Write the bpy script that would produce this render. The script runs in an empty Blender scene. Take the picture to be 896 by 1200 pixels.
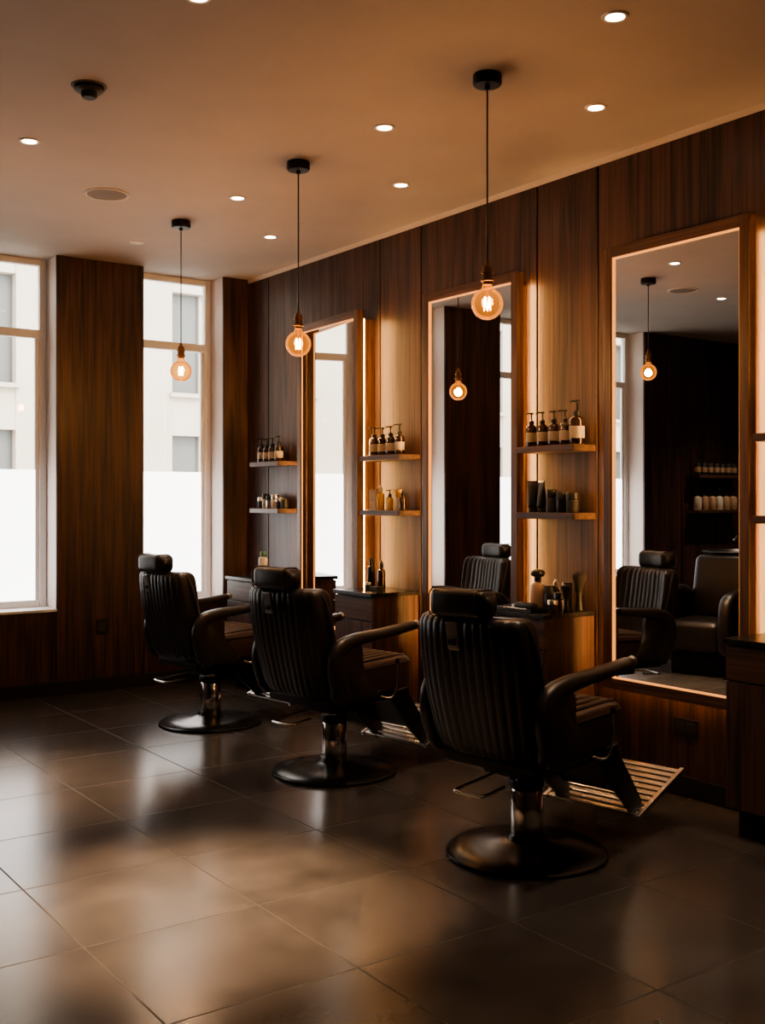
import bpy, bmesh, math, random
from mathutils import Vector, Matrix, Euler
random.seed(7)
D = bpy.data
scn = bpy.context.scene
COL = scn.collection

# ------------------------------------------------------------------ materials
def new_mat(name):
    m = D.materials.new(name); m.use_nodes = True
    return m, m.node_tree.nodes, m.node_tree.links, m.node_tree.nodes["Principled BSDF"]

def pmat(name, col, rough=0.5, metal=0.0, emis=None, estr=0.0, bump=0.0, bscale=80, var=0.0, spec=None, coat=0.0):
    m, N, L, b = new_mat(name)
    b.inputs["Base Color"].default_value = (*col, 1)
    b.inputs["Roughness"].default_value = rough
    b.inputs["Metallic"].default_value = metal
    if spec is not None: b.inputs["Specular IOR Level"].default_value = spec
    if coat: b.inputs["Coat Weight"].default_value = coat
    if emis:
        b.inputs["Emission Color"].default_value = (*emis, 1)
        b.inputs["Emission Strength"].default_value = estr
    if bump or var:
        tc = N.new("ShaderNodeTexCoord")
        nz = N.new("ShaderNodeTexNoise"); nz.inputs["Scale"].default_value = bscale
        nz.inputs["Detail"].default_value = 4
        L.new(tc.outputs["Object"], nz.inputs["Vector"])
        if bump:
            bp = N.new("ShaderNodeBump"); bp.inputs["Strength"].default_value = bump
            bp.inputs["Distance"].default_value = 0.004
            L.new(nz.outputs["Fac"], bp.inputs["Height"]); L.new(bp.outputs["Normal"], b.inputs["Normal"])
        if var:
            cr = N.new("ShaderNodeValToRGB")
            cr.color_ramp.elements[0].color = (*[c*(1-var) for c in col], 1)
            cr.color_ramp.elements[1].color = (*[min(1, c*(1+var)) for c in col], 1)
            cr.color_ramp.elements[0].position = .3; cr.color_ramp.elements[1].position = .7
            L.new(nz.outputs["Fac"], cr.inputs["Fac"]); L.new(cr.outputs["Color"], b.inputs["Base Color"])
    return m

def wood(name, dark, light, axis='Z', rough=0.42):
    m, N, L, b = new_mat(name)
    tc = N.new("ShaderNodeTexCoord"); oi = N.new("ShaderNodeObjectInfo")
    mul = N.new("ShaderNodeMath"); mul.operation = 'MULTIPLY'; mul.inputs[1].default_value = 37
    L.new(oi.outputs["Random"], mul.inputs[0])
    add = N.new("ShaderNodeVectorMath"); add.operation = 'ADD'
    L.new(tc.outputs["Object"], add.inputs[0]); L.new(mul.outputs[0], add.inputs[1])
    def mp(s_long, s_cross):
        n = N.new("ShaderNodeMapping")
        sc = [s_cross]*3; sc['XYZ'.index(axis)] = s_long
        n.inputs["Scale"].default_value = sc
        L.new(add.outputs[0], n.inputs["Vector"]); return n
    m1 = mp(0.8, 10); m2 = mp(1.6, 65)
    n1 = N.new("ShaderNodeTexNoise"); n1.inputs["Scale"].default_value = 1; n1.inputs["Detail"].default_value = 5
    n1.inputs["Distortion"].default_value = 1.0
    n2 = N.new("ShaderNodeTexNoise"); n2.inputs["Scale"].default_value = 1; n2.inputs["Detail"].default_value = 3
    L.new(m1.outputs[0], n1.inputs["Vector"]); L.new(m2.outputs[0], n2.inputs["Vector"])
    mx = N.new("ShaderNodeMath"); mx.operation = 'MULTIPLY_ADD'; mx.inputs[1].default_value = 0.5
    L.new(n2.outputs["Fac"], mx.inputs[0])
    m3 = N.new("ShaderNodeMath"); m3.operation = 'MULTIPLY'; m3.inputs[1].default_value = 0.5
    L.new(n1.outputs["Fac"], m3.inputs[0]); L.new(m3.outputs[0], mx.inputs[2])
    cr = N.new("ShaderNodeValToRGB")
    cr.color_ramp.elements[0].position = .39; cr.color_ramp.elements[0].color = (*dark, 1)
    cr.color_ramp.elements[1].position = .61; cr.color_ramp.elements[1].color = (*light, 1)
    L.new(mx.outputs[0], cr.inputs["Fac"]); L.new(cr.outputs["Color"], b.inputs["Base Color"])
    bp = N.new("ShaderNodeBump"); bp.inputs["Strength"].default_value = .12; bp.inputs["Distance"].default_value = .002
    L.new(n2.outputs["Fac"], bp.inputs["Height"]); L.new(bp.outputs["Normal"], b.inputs["Normal"])
    b.inputs["Roughness"].default_value = rough
    return m

WOOD = wood("walnut_panel", (.020, .0105, .0085), (.108, .054, .041))
WOODF = wood("walnut_frame", (.065, .033, .021), (.19, .097, .059), rough=.36)
WOODFY = wood("walnut_frame_h", (.065, .033, .021), (.19, .097, .059), axis='Y', rough=.36)
WOODH = wood("walnut_shelf", (.042, .022, .016), (.120, .063, .044), axis='Y')
WOODHX = wood("walnut_shelf_x", (.042, .022, .016), (.120, .063, .044), axis='X')
BLACKTRIM = pmat("black_trim", (.012, .010, .009), .5)
GAP = pmat("shadow_gap", (.004, .003, .002), .9)
CEIL = pmat("ceiling_paint", (.46, .40, .355), .75, var=.03, bscale=3)
CROWN = pmat("crown_paint", (.80, .71, .61), .7)
PLASTER = pmat("reveal_plaster", (.72, .63, .58), .7)
DARKWALL = pmat("dark_wall_paint", (.055, .042, .036), .7, var=.1, bscale=2)
FRAMEW = pmat("window_frame_paint", (.80, .80, .80), .45)
LEATHER = pmat("black_leather", (.022, .0170, .0145), .31, bump=.25, bscale=220)
SEATL = pmat("brown_leather", (.060, .037, .027), .31, bump=.25, bscale=220)
CHROME = pmat("chrome", (.80, .77, .74), .10, 1.0)
CHROMED = pmat("chrome_satin", (.85, .81, .76), .22, 1.0)
BASEM = pmat("base_black_metal", (.060, .055, .051), .25, .8)
BLACKP = pmat("black_plastic", (.012, .011, .011), .35)
BLACKM = pmat("black_matte_metal", (.015, .013, .012), .45, .4)
DARKCH = pmat("dark_chrome", (.34, .31, .29), .3, 1.0)
BRASS = pmat("aged_brass", (.35, .19, .08), .32, 1.0)
STONE = pmat("black_stone_top", (.018, .016, .015), .25, var=.3, bscale=20)
AMBER = pmat("amber_glass", (.040, .014, .006), .12, coat=.5)
LABEL = pmat("cream_label", (.44, .36, .27), .6)
LABELB = pmat("black_label", (.03, .028, .026), .6)
TAN = pmat("tan_ceramic", (.44, .30, .21), .4)
GOLD = pmat("gold_liquid", (.50, .29, .09), .2)
SILVER = pmat("silver_lid", (.6, .58, .55), .3, 1.0)
GREEN = pmat("green_can", (.10, .22, .13), .4)
WHITEP = pmat("white_plastic", (.6, .57, .52), .4)
BRISTLE = pmat("dark_bristle", (.015, .011, .009), .9, bump=.8, bscale=300)
MIRROR = pmat("mirror_silver", (.88, .88, .87), 0.0, 1.0)
LEDO = pmat("led_strip", (1, .6, .25), .5, emis=(1.0, .54, .19), estr=70)
LEDB = pmat("led_strip_dim", (1, .6, .25), .5, emis=(1.0, .50, .17), estr=22)
LEDI = pmat("led_edge_strip", (1, .6, .25), .5, emis=(1.0, .38, .10), estr=1.1)
LAMPD = pmat("downlight_lens", (1, .9, .8), .5, emis=(1.0, .84, .64), estr=30)
FILA = pmat("filament", (1, .6, .2), .5, emis=(1.0, .60, .22), estr=60)
LTRIM = pmat("downlight_trim", (.75, .68, .60), .4)
SPEAK = pmat("speaker_grille", (.20, .17, .15), .7, bump=.5, bscale=400)
FROST_GLOW = pmat("glowing_frosted_film", (.8, .8, .8), .6, emis=(1.0, .98, .96), estr=4.5)  # emission stands in for daylight coming through the film
FACADE = pmat("facade_plaster", (.48, .41, .34), .9, var=.08, bscale=.6)
FACW = pmat("facade_window", (.13, .13, .125), .3)
STREET = pmat("street_paving", (.5, .49, .47), .9, var=.1, bscale=1)

def glass_thin(name, tint, refl, glow=None, gs=0):
    m, N, L, b = new_mat(name)
    N.remove(b)
    out = N["Material Output"]
    tr = N.new("ShaderNodeBsdfTransparent"); tr.inputs[0].default_value = (*tint, 1)
    gl = N.new("ShaderNodeBsdfGlossy"); gl.inputs["Roughness"].default_value = .02
    mx = N.new("ShaderNodeMixShader")
    lw = N.new("ShaderNodeLayerWeight"); lw.inputs["Blend"].default_value = refl
    L.new(lw.outputs["Fresnel"], mx.inputs[0])
    L.new(tr.outputs[0], mx.inputs[1]); L.new(gl.outputs[0], mx.inputs[2])
    last = mx
    if glow:
        em = N.new("ShaderNodeEmission"); em.inputs[0].default_value = (*glow, 1); em.inputs[1].default_value = gs
        ad = N.new("ShaderNodeAddShader"); L.new(mx.outputs[0], ad.inputs[0]); L.new(em.outputs[0], ad.inputs[1]); last = ad
    L.new(last.outputs[0], out.inputs[0])
    return m
GLASS = glass_thin("window_glass", (.95, .96, .95), .15)
BULBG = glass_thin("amber_glow_bulb_glass", (1.0, .72, .38), .2, (1.0, .36, .07), .30)  # faint emission put into the glass imitates the filament's glow

def floor_mat():
    m, N, L, b = new_mat("stone_tile_floor")
    tc = N.new("ShaderNodeTexCoord")
    mp = N.new("ShaderNodeMapping"); mp.inputs["Location"].default_value = (-1.29+6.6, -2.89+6.6, 0)
    L.new(tc.outputs["Object"], mp.inputs["Vector"])
    bk = N.new("ShaderNodeTexBrick"); bk.offset = 0; bk.squash = 1
    bk.inputs["Scale"].default_value = 1; bk.inputs["Brick Width"].default_value = .66
    bk.inputs["Row Height"].default_value = .66; bk.inputs["Mortar Size"].default_value = .0038
    bk.inputs["Mortar Smooth"].default_value = .1
    bk.inputs["Color1"].default_value = (.90, .90, .90, 1); bk.inputs["Color2"].default_value = (1.10, 1.10, 1.10, 1)
    bk.inputs["Mortar"].default_value = (.22, .22, .22, 1)
    L.new(mp.outputs[0], bk.inputs["Vector"])
    n1 = N.new("ShaderNodeTexNoise"); n1.inputs["Scale"].default_value = 3.2; n1.inputs["Detail"].default_value = 7
    n1.inputs["Roughness"].default_value = .62
    L.new(tc.outputs["Object"], n1.inputs["Vector"])
    cr = N.new("ShaderNodeValToRGB")
    cr.color_ramp.elements[0].position = .25; cr.color_ramp.elements[0].color = (.030, .0260, .0235, 1)
    cr.color_ramp.elements[1].position = .75; cr.color_ramp.elements[1].color = (.072, .061, .054, 1)
    L.new(n1.outputs["Fac"], cr.inputs["Fac"])
    mx = N.new("ShaderNodeMix"); mx.data_type = 'RGBA'; mx.blend_type = 'MULTIPLY'; mx.inputs[0].default_value = 1
    L.new(cr.outputs["Color"], mx.inputs[6]); L.new(bk.outputs["Color"], mx.inputs[7])
    L.new(mx.outputs[2], b.inputs["Base Color"])
    ms = N.new("ShaderNodeMath"); ms.operation = 'MULTIPLY_ADD'; ms.inputs[1].default_value = .5; ms.inputs[2].default_value = .22
    L.new(bk.outputs["Fac"], ms.inputs[0]); L.new(ms.outputs[0], b.inputs["Roughness"])
    b.inputs["Specular IOR Level"].default_value = .75
    b.inputs["Specular Tint"].default_value = (1.0, .90, .81, 1)
    return m
FLOOR = floor_mat()

# ------------------------------------------------------------------ helpers
def group(name, loc=(0, 0, 0), rz=0):
    e = D.objects.new(name, None); e.empty_display_size = .1
    e.location = loc; e.rotation_euler = (0, 0, rz); COL.objects.link(e); return e

def mesh_obj(name, verts, faces, mats, fm=None, smooth=False, parent=None, loc=(0, 0, 0), rot=(0, 0, 0)):
    me = D.meshes.new(name); me.from_pydata([tuple(v) for v in verts], [], faces)
    if not isinstance(mats, (list, tuple)): mats = [mats]
    for m in mats: me.materials.append(m)
    if fm: me.polygons.foreach_set("material_index", fm)
    bm = bmesh.new(); bm.from_mesh(me); bmesh.ops.recalc_face_normals(bm, faces=bm.faces[:]); bm.to_mesh(me); bm.free()
    if smooth: me.polygons.foreach_set("use_smooth", [True]*len(me.polygons))
    me.update()
    o = D.objects.new(name, me); COL.objects.link(o)
    if parent: o.parent = parent
    o.location = loc; o.rotation_euler = rot
    return o

def box(name, lo, hi, mat, bevel=0, parent=None, rot=(0, 0, 0), seg=2, smooth=None):
    c = [(a+b)/2 for a, b in zip(lo, hi)]; s = [abs(b-a) for a, b in zip(lo, hi)]
    bm = bmesh.new(); bmesh.ops.create_cube(bm, size=1)
    bmesh.ops.scale(bm, vec=s, verts=bm.verts[:])
    if bevel: bmesh.ops.bevel(bm, geom=bm.edges[:], offset=min(bevel, min(s)*.49), segments=seg, affect='EDGES', profile=.5)
    me = D.meshes.new(name); bm.to_mesh(me); bm.free(); me.materials.append(mat)
    if smooth is None: smooth = bevel > .012
    if smooth: me.polygons.foreach_set("use_smooth", [True]*len(me.polygons))
    o = D.objects.new(name, me); COL.objects.link(o); o.location = c; o.rotation_euler = rot
    if parent: o.parent = parent
    return o

def lathe(name, prof, mats, segm=None, seg=28, parent=None, loc=(0, 0, 0), rot=(0, 0, 0), smooth=True):
    verts = []; rings = []
    for r, z in prof:
        if r < 1e-6:
            rings.append([len(verts)]); verts.append((0, 0, z))
        else:
            rings.append(list(range(len(verts), len(verts)+seg)))
            verts += [(r*math.cos(2*math.pi*i/seg), r*math.sin(2*math.pi*i/seg), z) for i in range(seg)]
    faces = []; fm = []
    for k in range(len(prof)-1):
        a, b = rings[k], rings[k+1]; mi = segm[k] if segm else 0
        for i in range(seg):
            j = (i+1) % seg
            if len(a) == 1 and len(b) == 1: continue
            if len(a) == 1: f = (a[0], b[j], b[i])
            elif len(b) == 1: f = (a[i], a[j], b[0])
            else: f = (a[i], a[j], b[j], b[i])
            faces.append(f); fm.append(mi)
    if len(rings[0]) > 1: faces.append(tuple(reversed(rings[0]))); fm.append(segm[0] if segm else 0)
    if len(rings[-1]) > 1: faces.append(tuple(rings[-1])); fm.append(segm[-1] if segm else 0)
    o = mesh_obj(name, verts, faces, mats, fm, smooth, parent, loc, rot)
    if smooth:
        try:
            o.data.set_sharp_from_angle(angle=math.radians(40))
        except Exception: pass
    return o

def cat(pts, n=6, closed=False):
    P = [Vector(p) for p in pts]; out = []
    m = len(P)
    rng = range(m if closed else m-1)
    for i in rng:
        if closed: p0, p1, p2, p3 = P[i-1], P[i], P[(i+1) % m], P[(i+2) % m]
        else: p0, p1, p2, p3 = P[max(i-1, 0)], P[i], P[i+1], P[min(i+2, m-1)]
        for k in range(n):
            t = k/n
            out.append(.5*((2*p1)+(-p0+p2)*t+(2*p0-5*p1+4*p2-p3)*t*t+(-p0+3*p1-3*p2+p3)*t**3))
    if not closed: out.append(P[-1])
    return out

def tube(name, pts, r, mat, parent=None, seg=10, closed=False, loc=(0, 0, 0)):
    P = [Vector(p) for p in pts]; n = len(P); verts = []; faces = []
    up = None
    for i in range(n):
        if closed: T = (P[(i+1) % n]-P[i-1]).normalized()
        else: T = (P[min(i+1, n-1)]-P[max(i-1, 0)]).normalized()
        if up is None:
            a = Vector((0, 0, 1)) if abs(T.z) < .9 else Vector((1, 0, 0))
            up = (a-T*a.dot(T)).normalized()
        else: up = (up-T*up.dot(T)).normalized()
        s = T.cross(up)
        for k in range(seg):
            a = 2*math.pi*k/seg
            verts.append(P[i]+up*math.cos(a)*r+s*math.sin(a)*r)
    for i in range(n if closed else n-1):
        for k in range(seg):
            a = i*seg+k; b = i*seg+(k+1) % seg; j = (i+1) % n
            faces.append((a, b, j*seg+(k+1) % seg, j*seg+k))
    if not closed:
        faces.append(tuple(range(seg))); faces.append(tuple(range((n-1)*seg, n*seg)))
    return mesh_obj(name, verts, faces, mat, None, True, parent, loc)

def sell(n, a, b, e=3.0):
    out = []
    for i in range(n):
        t = 2*math.pi*i/n; c, s = math.cos(t), math.sin(t)
        out.append((a*math.copysign(abs(c)**(2/e), c), b*math.copysign(abs(s)**(2/e), s)))
    return out

def loft(name, rings, mat, parent=None, loc=(0, 0, 0), rot=(0, 0, 0)):
    n = len(rings[0]); verts = [p for r in rings for p in r]; faces = []
    for i in range(len(rings)-1):
        for k in range(n):
            faces.append((i*n+k, i*n+(k+1) % n, (i+1)*n+(k+1) % n, (i+1)*n+k))
    faces.append(tuple(range(n))); faces.append(tuple(range((len(rings)-1)*n, len(rings)*n)))
    return mesh_obj(name, verts, faces, mat, None, True, parent, loc, rot)

def sweep_xz(name, path, y, mat, parent, seg=24, e=2.8):
    """path: (x, z, width_y, height) ; swept in the xz plane at lateral offset y"""
    pts = cat([(p[0], 0, p[1]) for p in path], 6); wh = cat([(p[2], p[3], 0) for p in path], 6)
    rings = []
    n = len(pts)
    for i in range(n):
        T = (pts[min(i+1, n-1)]-pts[max(i-1, 0)]).normalized()
        S = Vector((0, 1, 0)); Nn = S.cross(T)
        cap = 1.0
        if i == 0 or i == n-1: cap = .6
        rings.append([pts[i]+Vector((0, y, 0))+S*a*cap+Nn*b*cap for a, b in sell(seg, wh[i].x/2, wh[i].y/2, e)])
    return loft(name, rings, mat, parent)

def light(name, kind, loc, energy, color, parent=None, rot=(0, 0, 0), **kw):
    l = D.lights.new(name, kind); l.energy = energy; l.color = color
    for k, v in kw.items(): setattr(l, k, v)
    o = D.objects.new(name, l); COL.objects.link(o); o.location = loc; o.rotation_euler = rot
    if parent: o.parent = parent
    return o

# ------------------------------------------------------------------ room shell
XR, YB, ZC = 4.43, 8.245, 3.37
XL, YF = -2.6, -1.5
box("floor", (XL-.15, YF-.15, -.12), (XR+.15, YB+.37, 0), FLOOR)
fl = D.objects["floor"]
# put origin at world zero so tile coordinates are world coordinates
fl.data.transform(Matrix.Translation(fl.location)); fl.location = (0, 0, 0)
box("ceiling", (XL-.15, YF-.15, ZC), (XR+.15, YB+.37, ZC+.12), CEIL)

wr = group("wall_right")
box("backing", (XR+.02, YF-.1, 0), (XR+.14, YB+.35, ZC), GAP, parent=wr)
seams = [YF, -.6, .38, 1.02, 1.487, 2.606, 3.087, 4.206, 4.687, 5.808, 6.286, 7.405, 7.885, YB]
g = .006
for a, b in zip(seams[:-1], seams[1:]):
    box("panel", (XR, a+g, .10), (XR+.02, b-g, ZC-.035), WOOD, .0015, wr)
box("trim_crown", (XR-.0, YF, ZC-.035), (XR+.02, YB, ZC), CROWN)
box("baseboard_right", (XR-.012, YF, 0), (XR+.02, YB, .10), BLACKTRIM, .002)

box("wall_left", (XL-.12, YF-.1, 0), (XL, YB+.35, ZC), DARKWALL)
box("wall_front", (XL, YF-.12, 0), (XR+.02, YF, ZC), DARKWALL)

wb = group("wall_back")
wins = [(3.489, 4.20), (2.07, 2.782), (.65, 1.362), (-.77, -.058)]
cols = [(4.20, XR+.02), (2.782, 3.489), (1.362, 2.07), (-.058, .65), (-2.6, -.77)]
ZS = .66
for a, b in cols:
    box("column_core", (a+.004, YB+.02, 0), (b-.004 if b < 4.3 else b, YB+.35, ZC), PLASTER, parent=wb)
    if b-a > 1.5:
        ed = [a, a+.6, a+1.2, b]
        for c, d in zip(ed[:-1], ed[1:]): box("column_panel", (c+g, YB, .10), (d-g, YB+.02, ZC), WOOD, .0015, wb)
    else:
        box("column_panel", (a, YB, .10), (min(b, XR), YB+.02, ZC), WOOD, .0015, wb)
for a, b in wins:
    box("apron_core", (a, YB+.02, 0), (b, YB+.35, ZS-.02), PLASTER, parent=wb)
    box("apron_panel", (a+g, YB, .10), (b-g, YB+.02, ZS-.02), WOOD, .0015, wb)
box("baseboard_back", (XL, YB-.012, 0), (XR-.012, YB+.02, .10), BLACKTRIM, .002)

for i, (a, b) in enumerate(wins):
    w = group("window_%d" % (i+1))
    y0, y1 = YB+.23, YB+.29
    t = .055
    box("frame_left", (a+.004, y0, ZS), (a+t, y1, ZC), FRAMEW, .004, w)
    box("frame_right", (b-t, y0, ZS), (b-.004, y1, ZC), FRAMEW, .004, w)
    box("frame_top", (a+t, y0, ZC-.05), (b-t, y1, ZC), FRAMEW, .004, w)
    box("frame_bottom", (a+t, y0, ZS), (b-t, y1, ZS+.055), FRAMEW, .004, w)
    box("transom", (a+t, y0, 2.755), (b-t, y1, 2.82), FRAMEW, .004, w)
    box("sash_left", (a+t, y0+.015, ZS+.055), (a+t+.03, y1-.01, 2.755), FRAMEW, .003, w)
    box("sash_right", (b-t-.03, y0+.015, ZS+.055), (b-t, y1-.01, 2.755), FRAMEW, .003, w)
    box("sill", (a, YB-.015, ZS-.02), (b, y0+.01, ZS), FRAMEW, .003, w)
    box("glass", (a+t, y0+.028, ZS+.055), (b-t, y0+.034, ZC-.05), GLASS, parent=w)
    box("glowing_frosted_film", (a+t+.03, y0+.022, ZS+.055), (b-t-.03, y0+.025, 1.73), FROST_GLOW, parent=w)
    p = light("daylight_portal", 'AREA', ((a+b)/2, y0-.01, 2.55), 1, (1, 1, 1), w, (-math.pi/2, 0, 0), shape='RECTANGLE', size=b-a-.1, size_y=1.6)
    p.data.cycles.is_portal = True

# ------------------------------------------------------------------ outside
box("street_ground", (-40, YB+.4, -.25), (50, 60, -.1), STREET)
fb = group("street_building")
FY = 19.0
box("facade_core", (-30, FY+.25, -.1), (42, FY+4, 9.4), FACADE, parent=fb)
z0s = [(-.1, .6), (2.7, 3.5), (5.4, 6.0), (7.6, 9.4)]
for z0, z1 in z0s: box("spandrel", (-30, FY, z0), (42, FY+.25, z1), FACADE, parent=fb)
box("cornice", (-30, FY-.25, 9.1), (42, FY, 9.4), FACADE, parent=fb)
x = -30.0
while x < 42:
    box("pier", (x, FY-.02, -.1), (x+.8, FY+.25, 9.1), FACADE, parent=fb)
    for z0, z1 in [(.6, 2.7), (3.5, 5.4), (6.0, 7.6)]:
        if x+2.1 > 42: continue
        box("glazing", (x+.8, FY+.2, z0), (x+2.1, FY+.24, z1), FACW, parent=fb)
        box("mullion", (x+1.42, FY+.12, z0), (x+1.48, FY+.2, z1), FACADE, parent=fb)
        box("window_ledge", (x+.75, FY-.10, z0-.08), (x+2.15, FY, z0), FACADE, parent=fb)
    x += 2.1

# ------------------------------------------------------------------ ceiling fixtures
WARM = (1.0, .78, .58)
def downlight(x, y, power=26, on=True, cone=95, col=WARM):
    d = group("recessed_downlight", (x, y, ZC))
    lathe("trim_ring", [(.036, -.001), (.038, -.006), (.050, -.006), (.054, -.001)], LTRIM, seg=32, parent=d)
    lathe("lens", [(0, -.003), (.036, -.003), (.036, -.0015), (0, -.0015)], LAMPD if on else LTRIM, seg=28, parent=d)
    if on:
        light("spot", 'SPOT', (0, 0, -.02), power, col, d, spot_size=math.radians(cone), spot_blend=1.0, shadow_soft_size=.035)
for y in (.5, 2.08, 3.65, 5.22, 6.79): downlight(3.83, y, 60, cone=80)
for y in (-.2, 1.35, 2.92, 4.46, 6.03): downlight(3.17, y, 150, cone=44)
downlight(3.12, 7.50, 20, False)
for y, p in ((-.3, 300), (1.7, 300), (3.70, 3000), (5.70, 1300)): downlight(1.78, y, p, cone=34, col=(1, .68, .42))
for y in (2.4, 4.4): downlight(.22, y, 70, cone=70)
downlight(.22, 6.45, 170, cone=80)
downlight(-1.8, 7.1, 150)  # unseen extra light, added to brighten the shelves reflected in the mirror
sd = group("smoke_detector", (1.765, 4.79, ZC))
lathe("housing", [(0, -.055), (.028, -.055), (.036, -.045), (.036, -.03), (.055, -.028), (.066, -.018), (.068, 0), (0, 0)], LABELB, seg=36, parent=sd)
lathe("base_ring", [(.068, -.004), (.078, -.004), (.08, 0), (.068, 0)], SPEAK, seg=36, parent=sd)
for sx, sy in ((2.476, 6.414), (.83, 6.4)):
    s = group("ceiling_speaker", (sx, sy, ZC))
    lathe("grille", [(0, -.007), (.10, -.007), (.118, -.004), (.12, -.001), (0, -.001)], SPEAK, seg=48, parent=s)
    lathe("rim", [(.119, 0), (.12, -.008), (.13, -.008), (.133, 0)], LTRIM, seg=48, parent=s)

def pendant(x, y, zz=2.365, pw=19):
    p = group("pendant_lamp", (x, y, 0))
    lathe("canopy", [(0, ZC), (.062, ZC), (.064, ZC-.01), (.064, ZC-.04), (.058, ZC-.048), (.012, ZC-.05), (.012, ZC-.065), (0, ZC-.065)], BLACKM, seg=32, parent=p)
    tube("cord", [(0, 0, ZC-.06), (0, 0, zz+.165)], .0038, BLACKP, p, 8)
    lathe("socket", [(0, zz+.185), (.008, zz+.185), (.010, zz+.165), (.020, zz+.160), (.022, zz+.140), (.027, zz+.138), (.027, zz+.130), (.022, zz+.128), (.023, zz+.105), (.029, zz+.103), (.029, zz+.095), (.022, zz+.093), (.021, zz+.080), (0, zz+.08)], BRASS, seg=28, parent=p)
    prof = [(.019, zz+.085), (.022, zz+.075)]
    for k in range(0, 15):
        a = math.radians(68-(68+90)*k/14)
        prof.append((max(.071*math.cos(a), 0), zz-.004+.071*math.sin(a)))
    prof[-1] = (0, zz-.075)
    lathe("glass_globe", prof, BULBG, seg=36, parent=p)
    lathe("stem", [(0, zz+.08), (.007, zz+.08), (.005, zz+.03), (.006, zz+.02), (0, zz+.018)], BULBG, seg=12, parent=p)
    pts = []
    for k in range(9):
        a = 2*math.pi*k/8
        r = .014
        z = zz+.026 if k % 2 == 0 else zz-.034
        pts.append((r*math.cos(a), r*math.sin(a)*1.0, z))
    tube("filament", pts[:-1], .0016, FILA, p, 6)
    light("bulb_light", 'POINT', (0, 0, zz-.01), pw, (1.0, .62, .38), p, shadow_soft_size=.03)
for x, y in ((3.15, 3.65), (3.11, 5.20), (3.125, 6.756)): pendant(x, y)
pendant(1.48, 6.23, 2.58, 8)

# ------------------------------------------------------------------ mirrors
def wall_mirror(cy, turn=0.0, tilt=0.0):
    # turn: whole unit angled off the wall, hinged at its far edge; tilt: extra angle of the glass in its frame
    th = -turn; px, py = XR, .455
    L0 = (XR-(math.cos(th)*px-math.sin(th)*py), cy+.455-(math.sin(th)*px+math.cos(th)*py), 0)
    m = group("wall_mirror", L0, th)
    hw = .455; z0, z1 = .50, 2.83; fb_ = .055; xf, xb = 4.305, 4.36
    XW = XR-.002
    ext = math.sin(turn)*.84
    box("frame_left", (xf, hw-fb_, z0), (xb, hw, z1), WOODF, .003, m)
    box("frame_right", (xf, -hw, z0), (xb, -hw+fb_, z1), WOODF, .003, m)
    box("frame_top", (xf, -hw+fb_, z1-fb_), (xb, hw-fb_, z1), WOODFY, .003, m)
    box("frame_bottom", (xf, -hw+fb_, z0), (xb, hw-fb_, z0+fb_), WOODFY, .003, m)
    iy, iz0, iz1 = hw-fb_, z0+fb_, z1-fb_
    bi = .055
    # standoff box behind the frame
    box("standoff_left", (xb, hw-bi-.012, z0+bi), (XW, hw-bi, z1-bi), WOODF, parent=m)
    box("standoff_right", (xb, -hw+bi, z0+bi), (XW+ext, -hw+bi+.012, z1-bi), WOODF, parent=m)
    box("standoff_top", (xb, -hw+bi, z1-bi-.012), (XW, hw-bi, z1-bi), WOODF, parent=m)
    box("standoff_bottom", (xb, -hw+bi, z0+bi), (XW, hw-bi, z0+bi+.012), WOODF, parent=m)
    # led strips washing the wall
    a_, b_ = xb+.006, xb+.030
    box("led_right", (a_, -hw+bi-.008, z0+bi), (b_, -hw+bi-.001, z1-bi), LEDO, parent=m)
    box("led_left", (a_, hw-bi+.001, z0+bi), (b_, hw-bi+.008, z1-bi), LEDO, parent=m)
    box("led_bottom", (a_, -hw+bi, z0+bi-.005), (b_, hw-bi, z0+bi-.001), LEDB, parent=m)
    # slim edge strip inside the frame
    e = .007
    box("edge_led_right", (xf+.010, -iy, iz0), (xf+.018, -iy+e, iz1), LEDI, parent=m)
    box("edge_led_left", (xf+.010, iy-e, iz0), (xf+.018, iy, iz1), LEDI, parent=m)
    box("edge_led_bottom", (xf+.010, -iy+e, iz0), (xf+.018, iy-e, iz0+e), LEDI, parent=m)
    box("edge_led_top", (xf+.010, -iy+e, iz1-e), (xf+.018, iy-e, iz1), LEDI, parent=m)
    if tilt == 0:
        box("mirror_glass", (xf+.020, -iy, iz0), (xf+.026, iy, iz1), MIRROR, parent=m)
    else:
        L_ = .386
        dx = L_*math.tan(tilt)
        box("mirror_glass", (xf+.026+dx-.002, -L_, iz0), (xf+.026+dx+.002, L_, iz1), MIRROR, parent=m, rot=(0, 0, -tilt))
wall_mirror(2.0); wall_mirror(3.595); wall_mirror(5.18); wall_mirror(6.757, math.radians(3.3), math.radians(3.0))

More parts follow.
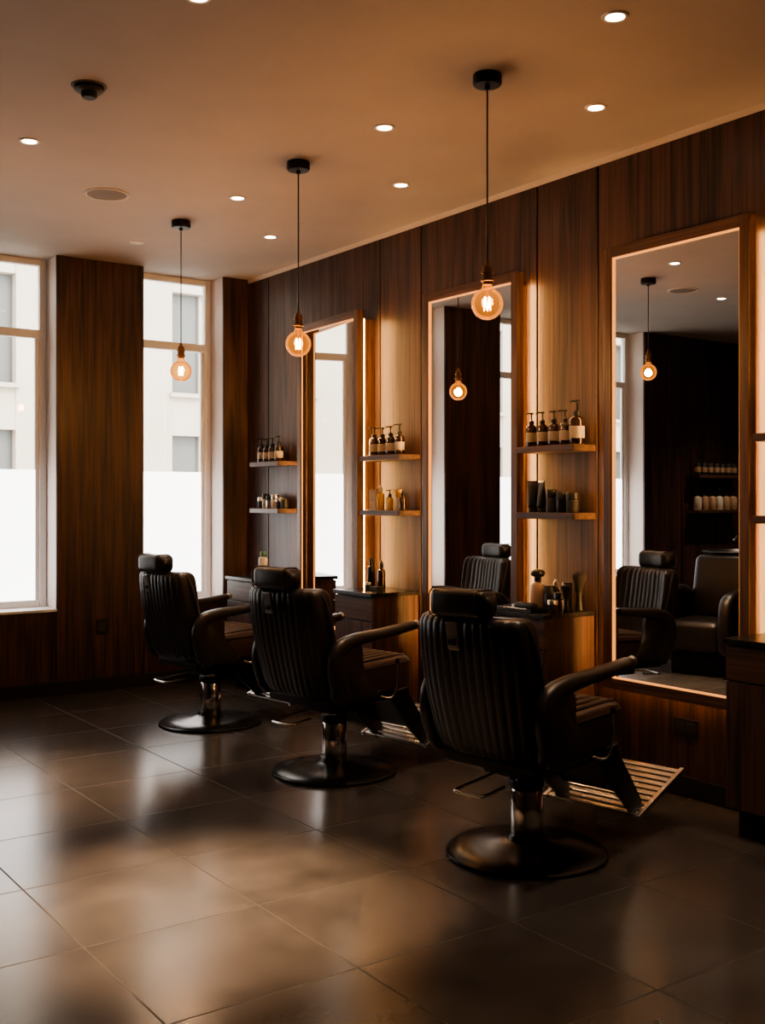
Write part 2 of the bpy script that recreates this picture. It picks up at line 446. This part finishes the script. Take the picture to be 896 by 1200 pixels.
# ------------------------------------------------------------------ shelves and cabinets
def shelf(y0, z, name="floating_shelf"):
    return box(name, (4.25, y0, z-.036), (XR-.001, y0+.46, z), WOODH, .003)
ZU, ZL = 1.80, 1.425
for y0 in (2.62, 4.22, 5.82, 7.42):
    shelf(y0, ZU); shelf(y0, ZL)
ZT = .885
XC = XR-.014
for y0 in (2.62, 4.22, 5.82, 7.42):
    c = group("vanity_cabinet", (4.04, y0, 0)); W = .45; o4 = -4.04
    box("carcass", (4.06+o4, 0, .13), (XC+o4, W, ZT-.025), WOOD, .002, c)
    box("toe_kick", (4.11+o4, .02, 0), (XC+o4, W-.02, .13), BLACKTRIM, parent=c)
    box("drawer_front", (4.04+o4, .003, .70), (4.06+o4, W-.003, ZT-.035), WOODH, .002, c)
    box("door_front", (4.04+o4, .003, .135), (4.06+o4, W-.003, .692), WOOD, .002, c)
    box("worktop", (4.025+o4, -.006, ZT-.025), (XR-.001+o4, W+.006, ZT), STONE, .003, c)

# back wall shelves seen in the mirror
for z in (ZU-.02, ZL-.05):
    box("floating_shelf", (-2.32, YB-.18, z-.036), (-1.50, YB-.001, z), WOODHX, .003)

# ------------------------------------------------------------------ small products
def pump_bottle(x, y, z, r=.031, h=.19, body=AMBER, label=LABEL, rz=None):
    hb = h*.62
    b = group("pump_bottle", (x, y, z+.0005), random.uniform(-.6, .6) if rz is None else rz)
    lathe("body", [(0, 0), (r*.93, 0), (r, .006), (r, hb*.22), (r*1.012, hb*.23), (r*1.012, hb*.66), (r, hb*.67), (r, hb*.86), (r*.86, hb*.96), (r*.45, hb*1.03), (r*.40, hb*1.08), (0, hb*1.08)],
          [body, label], [0, 0, 0, 0, 1, 0, 0, 0, 0, 0, 0], parent=b)
    lathe("pump_collar", [(0, hb*1.05), (r*.5, hb*1.05), (r*.5, hb*1.2), (r*.25, hb*1.24), (r*.14, hb*1.26), (r*.14, h*.93), (r*.36, h*.94), (r*.36, h*.995), (0, h)], BLACKP, parent=b, seg=20)
    tube("pump_spout", [(0, 0, h*.97), (-r*.7, 0, h*.97), (-r*1.15, 0, h*.955), (-r*1.25, 0, h*.93)], r*.13, BLACKP, b, 8)
    return b
def jar(x, y, z, r=.03, h=.06, body=LABELB, lid=SILVER, name="pomade_jar"):
    return lathe(name, [(0, 0), (r*.95, 0), (r, .004), (r, h*.62), (r*.94, h*.64), (r*1.02, h*.66), (r*1.02, h*.97), (r*.96, h), (0, h)], [body, lid], [0, 0, 0, 0, 1, 1, 1, 1], loc=(x, y, z+.0005))
def dropper(x, y, z, r=.02, h=.13, body=GOLD, cap=BLACKP, name="oil_bottle"):
    return lathe(name, [(0, 0), (r*.95, 0), (r, .004), (r, h*.6), (r*.8, h*.68), (r*.42, h*.71), (r*.42, h*.74), (r*.52, h*.75), (r*.52, h*.9), (r*.3, h*.93), (r*.22, h*.99), (0, h)], [body, cap], [0, 0, 0, 0, 0, 0, 1, 1, 1, 1, 1], loc=(x, y, z+.0005), seg=20)
def squeeze_tube(x, y, z, r=.028, h=.16, m=BLACKP, rz=.3):
    t = group("squeeze_tube", (x, y, z+.0005), rz)
    lathe("cap", [(0, 0), (r*.8, 0), (r*.85, .003), (r*.85, h*.14), (r*.8, h*.15), (0, h*.15)], SILVER if m is not BLACKP else LABELB, parent=t, seg=20)
    rings = []
    for k in range(9):
        u = k/8; w = r*(1+.25*u); d = r*(1-.93*u**1.4)
        rings.append([Vector((d*b_, w*a_, h*(.15+.85*u))) for a_, b_ in sell(24, 1, 1, 2.2)])
    loft("tube_body", rings, m, t)
def carton(x, y, z, s, m=LABEL, m2=GOLD, rz=.1):
    c = group("product_carton", (x, y, z+.0005), rz)
    box("carton_body", (-s[0]/2, -s[1]/2, 0), (s[0]/2, s[1]/2, s[2]), m, .0015, c)
    box("printed_band", (-s[0]/2-.0006, -s[1]/2-.0006, s[2]*.25), (s[0]/2+.0006, s[1]/2+.0006, s[2]*.4), m2, parent=c)
def spray_can(x, y, z, r=.026, h=.17, body=WHITEP, band=GREEN, name="aerosol_can"):
    return lathe(name, [(0, 0), (r, 0), (r, h*.1), (r, h*.45), (r, h*.7), (r*.9, h*.76), (r*.6, h*.79), (r*.62, h*.80), (r*.62, h*.97), (r*.5, h), (0, h)], [body, band], [0, 0, 1, 0, 0, 0, 1, 1, 1, 1], loc=(x, y, z+.0005))
def shave_brush(x, y, z, h=.11, s=1.0):
    lathe("shaving_brush", [(0, 0), (.017*s, 0), (.019*s, .006), (.015*s, .018), (.010*s, h*.32), (.012*s, h*.46), (.014*s, h*.5), (.017*s, h*.62), (.026*s, h*.86), (.024*s, h*.95), (.012*s, h), (0, h)], [BLACKP, BRISTLE], [0, 0, 0, 0, 0, 0, 1, 1, 1, 1, 1], loc=(x, y, z+.0005), seg=24)
# bay nearest
for y in (4.64, 4.55, 4.46, 4.37): pump_bottle(4.34, y, ZU, .031, .20)
pump_bottle(4.33, 4.268, ZU, .042, .245)
squeeze_tube(4.33, 4.62, ZL, .028, .18); squeeze_tube(4.33, 4.545, ZL, .028, .18, rz=-.2)
jar(4.33, 4.465, ZL, .03, .13, LABELB, BLACKP, "hair_clay_tin"); jar(4.34, 4.39, ZL, .034, .12, BLACKP, LABELB, "hair_clay_tin"); jar(4.33, 4.30, ZL, .036, .11, LABELB, BLACKP, "hair_clay_tin")
# second bay
for y, h in ((6.23, .20), (6.13, .195), (6.035, .20), (5.93, .21)): pump_bottle(4.34, y, ZU, .034, h)
carton(4.34, 6.22, ZL, (.05, .07, .14)); dropper(4.33, 6.14, ZL, .028, .17, GOLD, WHITEP); pump_bottle(4.35, 6.06, ZL, .024, .14, GOLD)
dropper(4.31, 6.00, ZL, .022, .12); jar(4.34, 5.94, ZL, .024, .14, LABEL, GOLD, "cologne_bottle"); dropper(4.33, 5.88, ZL, .024, .13, AMBER)
# third bay
for y, h in ((7.84, .20), (7.75, .19), (7.66, .195), (7.56, .205)): pump_bottle(4.34, y, ZU, .034, h)
for y, r, h, a, b_ in ((7.84, .032, .09, LABELB, SILVER), (7.77, .03, .12, LABEL, BLACKP), (7.70, .034, .10, SILVER, LABELB), (7.62, .03, .11, LABEL, SILVER), (7.54, .035, .085, LABELB, SILVER), (7.47, .03, .08, LABELB, BLACKP)):
    jar(4.34, y, ZL, r, h, a, b_)
# nearest (mostly out of frame) bay
for y in (3.03, 2.94, 2.84): pump_bottle(4.34, y, ZU, .030, .19)
for y in (2.98, 2.88): jar(4.34, y, ZL, .033, .10, LABELB, BLACKP)
# cabinet tops
def lotion(x, y, z):
    t = group("lotion_bottle", (x, y, z+.0005))
    lathe("body", [(0, 0), (.038, 0), (.041, .006), (.041, .11), (.034, .132), (.018, .142), (.018, .15), (0, .15)], TAN, parent=t)
    lathe("cap", [(0, .148), (.021, .148), (.021, .172), (.036, .180), (.042, .192), (.038, .208), (.02, .216), (0, .217)], BLACKP, parent=t)
lotion(4.29, 4.535, ZT)
jar(4.30, 4.45, ZT, .030, .13, BLACKP, LABELB, "talc_tin"); jar(4.36, 4.37, ZT, .028, .15, LABELB, BLACKP, "talc_tin"); jar(4.275, 4.345, ZT, .032, .10, AMBER, BLACKP, "talc_tin")
dropper(4.375, 4.48, ZT, .024, .16, BLACKP, SILVER, "tonic_bottle")
shave_brush(4.35, 4.27, ZT, .21, 1.5); shave_brush(4.24, 4.26, ZT, .15, 1.1); jar(4.15, 4.27, ZT, .028, .07, LABELB, SILVER)
tr = group("barber_tool_tray", (4.12, 4.47, ZT+.0005), .0)
box("tray_base", (-.085, -.15, 0), (.055, .15, .008), BLACKP, .003, tr)
for lo, hi in (((-.085, -.15, .008), (-.079, .15, .018)), ((.049, -.15, .008), (.055, .15, .018)), ((-.079, -.15, .008), (.049, -.144, .018)), ((-.079, .144, .008), (.049, .15, .018))):
    box("tray_rim", lo, hi, BLACKP, parent=tr)
box("clipper_body", (-.04, -.12, .009), (.005, .03, .048), BLACKP, .014, tr, seg=4)
box("clipper_blade", (-.038, .03, .014), (.003, .055, .034), CHROMED, .003, tr)
box("comb_spine", (.012, -.10, .009), (.020, .09, .022), LABELB, .002, tr)
for k in range(18): box("comb_tooth", (.020, -.095+k*.01, .010), (.040, -.092+k*.01, .014), LABELB, parent=tr)
tube("scissor_blade", [(-.06, -.06, .014), (-.055, .10, .014)], .004, CHROMED, tr)
tube("scissor_ring", [(-.06+.014*math.cos(a*.628), -.078+.016*math.sin(a*.628), .014) for a in range(10)], .003, CHROMED, tr, 6, True)
# second cabinet
dropper(4.26, 6.15, ZT, .028, .22, BLACKP, BLACKP, "tonic_bottle"); dropper(4.26, 6.03, ZT, .028, .20, AMBER, BLACKP, "tonic_bottle")
jar(4.20, 6.10, ZT, .02, .05, LABELB, SILVER); carton(4.18, 5.98, ZT, (.05, .08, .03), LABELB, LABELB)
# third cabinet
spray_can(4.22, 7.60, ZT, .036, .20); jar(4.30, 7.50, ZT, .03, .06)
# products on reflected shelves
for k in range(7): pump_bottle(-1.58-k*.11, YB-.09, ZU-.02, .038, .22, LABELB, TAN)
for k in range(6): pump_bottle(-1.58-k*.13, YB-.09, ZL-.05, .045, .25, TAN if k % 3 else WHITEP, TAN if k % 3 else WHITEP)

# outlets
o = group("power_outlet", (XR-.0005, 3.60, .345))
box("plate", (-.008, -.075, -.045), (0, .075, .045), BLACKP, .002, o)
for dy in (-.035, .035): box("socket_insert", (-.011, dy-.025, -.028), (-.008, dy+.025, .028), LABELB, .001, o)
o = group("power_outlet", (3.14, YB-.0005, .50))
box("plate", (-.05, -.008, -.06), (.05, 0, .06), BLACKP, .002, o)
box("socket_insert", (-.03, -.012, -.035), (.03, -.008, .035), LABELB, .001, o)

# ------------------------------------------------------------------ barber chair
def barber_chair(x, y, rz):
    c = group("barber_chair", (x, y, 0), rz)
    lathe("base_disc", [(0, 0), (.335, 0), (.342, .006), (.340, .014), (.325, .024), (.22, .036), (.12, .048), (.085, .062), (.075, .085), (0, .085)], BASEM, seg=72, parent=c)
    lathe("hydraulic_column", [(0, .08), (.066, .08), (.068, .09), (.068, .27), (.062, .28), (.050, .285), (.050, .36), (0, .36)], CHROME, seg=40, parent=c)
    lathe("column_collar", [(.072, .285), (.074, .29), (.074, .31), (.070, .316), (.05, .316)], BLACKM, seg=40, parent=c)
    box("pump_housing", (-.14, -.13, .345), (.16, .13, .405), BLACKM, .015, c, seg=3)
    box("seat_frame", (-.26, -.245, .40), (.30, .245, .455), BLACKM, .014, c, seg=3)
    tube("pump_lever", cat([(-.10, .05, .36), (-.20, .065, .345), (-.36, .075, .325), (-.385, .05, .322), (-.385, -.05, .322), (-.36, -.075, .325), (-.24, -.07, .335)], 5), .0075, CHROMED, c, 10)
    # seat cushion
    rings = []
    zs = [(.440, .90), (.448, .96), (.465, 1.0), (.57, 1.01), (.600, .985), (.616, .93), (.622, .86)]
    for z, s in zs:
        rings.append([Vector((.065+a*s, b*s, z+.012*(a/.3) if z > .5 else z)) for a, b in sell(64, .325, .268, 6)])
    loft("seat_cushion", rings, SEATL, c)
    for k in range(8):
        yy = -.21+k*.06
        tube("seat_channel", cat([(-.20, yy, .606), (.0, yy, .622), (.22, yy, .632), (.33, yy, .626)], 4), .013, SEATL, c, 10)
    for s in (1, -1):
        tube("seat_piping", cat([(-.22, s*.267, .58), (.10, s*.272, .595), (.34, s*.262, .60)], 5), .005, LEATHER, c, 8)
    # backrest with vertical channels
    rings = []
    H = [(.455, .62, .30), (.461, .80, .60), (.473, .88, .85), (.51, .92, 1), (.58, .95, 1), (.68, .98, 1), (.78, 1.0, 1), (.88, 1.0, 1), (.95, .995, 1), (.998, .98, .96), (1.022, .95, .80), (1.034, .90, .52), (1.037, .84, .3)]
    for z, ws, ts in H:
        t = (z-.43)/.6
        cx = -.262-.125*t-.02*math.sin(t*math.pi)
        hw, ht = .272*ws, .062*ts
        ring = []
        # evenly spaced rounded-rectangle outline so that the channels keep a constant width
        nf = 88
        pts = []
        for i in range(nf+1): pts.append((-.94+1.88*i/nf, 1))
        for i in range(1, 16):
            a_ = math.pi/2-math.pi*i/16; pts.append((.94+.06*math.cos(a_), math.sin(a_)))
        for i in range(nf+1): pts.append((.94-1.88*i/nf, -1))
        for i in range(1, 16):
            a_ = -math.pi/2-math.pi*i/16; pts.append((-.94+.06*math.cos(a_), math.sin(a_)))
        for yn, bn in pts:
            b = bn*ht
            if abs(yn) < .90:
                rib = abs(math.sin(math.pi*(yn*.272+.272)/.0420))**.5
                b = b-bn*.009*(1-rib)*ts
            bx_ = b+.060*max(0, abs(yn)-.35)**2/.42
            ring.append(Vector((cx+bx_, yn*hw, z)))
        rings.append(ring)
    loft("backrest", rings, LEATHER, c)
    for s in (1, -1):
        rr = cat([(-.225, s*.255, .47), (-.235, s*.270, .60), (-.275, s*.278, .80), (-.32, s*.268, .96), (-.345, s*.245, 1.02)], 6)
        tube("back_piping", rr, .012, LEATHER, c, 12)
    box("headrest_bracket", (-.482, -.030, .905), (-.464, .030, 1.02), DARKCH, .006, c, rot=(0, math.radians(-10), 0))
    box("bracket_slot", (-.488, -.018, .925), (-.478, .018, .95), BLACKM, .004, c, rot=(0, math.radians(-10), 0))
    for s in (.018, -.018):
        tube("headrest_post", [(-.405, s, 1.0), (-.42, s, 1.10)], .007, CHROME, c, 8)
    # headrest roll
    rings = []
    for k in range(25):
        u = math.sin(math.pi/2*(-1+2*k/24))
        sc = max((1-abs(u)**14)**.5 if abs(u) < 1 else 0, .55)
        rings.append([Vector((-.41+a*sc-.014*(1-u*u), u*.142, 1.088+b*sc)) for a, b in sell(40, .060, .057, 4.0)])
    loft("headrest_roll", rings, LEATHER, c)
    tube("headrest_piping", [(-.424+a*1.015, .118, 1.088+b*1.015) for a, b in sell(40, .060, .057, 4.0)], .003, SEATL, c, 6, True)
    tube("headrest_piping", [(-.424+a*1.015, -.118, 1.088+b*1.015) for a, b in sell(40, .060, .057, 4.0)], .003, SEATL, c, 6, True)
    # armrests
    for s in (1, -1):
        sweep_xz("armrest_pad", [(-.20, .44, .055, .08), (-.250, .53, .062, .10), (-.275, .64, .066, .105), (-.245, .725, .068, .09), (-.14, .762, .072, .070), (.02, .776, .078, .058), (.18, .790, .080, .052), (.335, .806, .07, .044)], s*.300, LEATHER, c)
        lathe("armrest_tip", [(0, 0), (.020, .0), (.024, .006), (.024, .018), (.018, .026), (0, .029)], DARKCH, parent=c, loc=(.332, s*.300, .806), rot=(0, math.radians(84), 0), seg=20)
        q = [(-.27, .45), (.02, .45), (-.02, .53), (-.085, .62), (-.10, .74), (-.24, .72), (-.28, .60)]
        qs = [(v.x, v.z) for v in cat([(a_, 0, b_) for a_, b_ in q], 4, True)]
        rings = []
        for dy, sh in ((-.024, .90), (-.016, .98), (0, 1.0), (.016, .98), (.024, .90)):
            rings.append([Vector((-.13+(a_+.13)*sh, s*.292+dy, .59+(b_-.59)*sh)) for a_, b_ in qs])
        loft("arm_side_panel", rings, LEATHER, c)
        box("side_plate", (-.24, s*.262-.008, .41), (.20, s*.262+.008, .47), BLACKM, .006, c)
    tube("recline_lever", cat([(.08, -.275, .44), (.13, -.31, .43), (.155, -.325, .50), (.16, -.325, .62)], 5), .006, CHROMED, c, 8)
    lathe("lever_knob", [(0, 0), (.010, .002), (.013, .014), (.010, .03), (0, .034)], BLACKP, parent=c, loc=(.16, -.325, .61), seg=16)
    # leg rest and footrest
    box("leg_rest", (.35, -.20, .385), (.395, .20, .58), LEATHER, .02, c, rot=(0, math.radians(-12), 0), seg=4)
    ang = math.radians(-20)
    for s in (1, -1):
        q = [(.20, .44), (.36, .44), (.58, .15), (.58, .085), (.535, .075), (.40, .20)]
        mesh_obj("footrest_side_plate", [(a_, s*.195-.008, b_) for a_, b_ in q]+[(a_, s*.195+.008, b_) for a_, b_ in q],
                 [(0, 1, 2, 3, 4, 5), (6, 7, 8, 9, 10, 11)]+[(i, (i+1) % 6, (i+1) % 6+6, i+6) for i in range(6)], BLACKM, parent=c)
    fr = D.objects.new("footrest", None); COL.objects.link(fr); fr.parent = c; fr.location = (.47, 0, .10); fr.rotation_euler = (0, ang, 0)
    box("footrest_rail_near", (0, -.26, -.012), (.42, -.237, .012), CHROMED, .004, fr)
    box("footrest_rail_far", (0, .237, -.012), (.42, .26, .012), CHROMED, .004, fr)
    for k in range(10):
        xx = .01+k*.041
        box("footrest_slat", (xx, -.237, -.006), (xx+.028, .237, .008), CHROMED, .004, fr)
    box("footrest_under_bar", (.05, -.10, -.03), (.27, -.08, -.006), BLACKM, parent=fr)
    box("footrest_under_bar", (.05, .08, -.03), (.27, .10, -.006), BLACKM, parent=fr)
    box("leg_panel", (.43, -.18, .16), (.46, .18, .42), LEATHER, .012, c, rot=(0, math.radians(-36), 0), seg=3)
    return c
barber_chair(3.17, 3.42, math.radians(10))
barber_chair(3.25, 5.05, math.radians(11))
barber_chair(3.28, 6.63, math.radians(6))

# ------------------------------------------------------------------ shampoo chair (seen in mirror)
def shampoo(x, y, rz):
    c = group("shampoo_chair", (x, y, 0), rz)
    box("plinth", (-.26, -.24, 0), (.20, .24, .18), BLACKM, .02, c, seg=3)
    box("seat", (-.28, -.25, .20), (.34, .25, .46), LEATHER, .06, c, seg=5)
    for s in (1, -1):
        sweep_xz("arm", [(-.30, .20, .12, .14), (-.32, .50, .13, .20), (-.20, .66, .13, .14), (.05, .66, .12, .13), (.27, .62, .12, .13), (.33, .45, .11, .12), (.31, .20, .10, .12)], s*.31, LEATHER, c)
        box("arm_panel", (-.28, s*.31-.05, .20), (.28, s*.31+.05, .62), LEATHER, .03, c, seg=4)
    box("back", (-.40, -.26, .42), (-.26, .26, 1.0), LEATHER, .06, c, rot=(0, math.radians(-14), 0), seg=5)
    box("basin_pedestal", (-.82, -.16, 0), (-.55, .16, .78), BLACKM, .03, c, seg=3)
    lathe("basin_bowl", [(0, .76), (.14, .77), (.24, .86), (.29, 1.0), (.31, 1.02), (.29, 1.03), (.26, 1.0), (.20, .88), (.08, .82), (0, .815)], BLACKP, parent=c, loc=(-.66, 0, 0), seg=40)
    tube("faucet", cat([(-.86, .05, 1.0), (-.86, .05, 1.12), (-.80, .05, 1.16), (-.72, .05, 1.12)], 5), .012, CHROME, c)
shampoo(.86, 6.12, math.radians(-14))

# ------------------------------------------------------------------ world + sun
w = D.worlds.new("World"); scn.world = w; w.use_nodes = True
bg = w.node_tree.nodes["Background"]
bg.inputs[0].default_value = (1.0, .985, .965, 1); bg.inputs[1].default_value = 7.5
light("sun", 'SUN', (0, -10, 20), 3, (1.0, .94, .86), rot=(math.radians(48), 0, math.radians(15)), angle=math.radians(8))

# ------------------------------------------------------------------ camera
cam = D.cameras.new("camera"); co = D.objects.new("camera", cam); COL.objects.link(co)
co.location = (0, 0, 1.5); co.rotation_euler = (math.pi/2, 0, -math.radians(35.3))
cam.sensor_fit = 'HORIZONTAL'; cam.sensor_width = 36; cam.lens = 1276/896*36
cam.shift_y = -15/896; cam.clip_start = .05; cam.clip_end = 200
scn.camera = co
try:
    scn.view_settings.view_transform = 'AgX'
    scn.view_settings.look = 'AgX - Medium High Contrast'
except Exception as e: print(e)
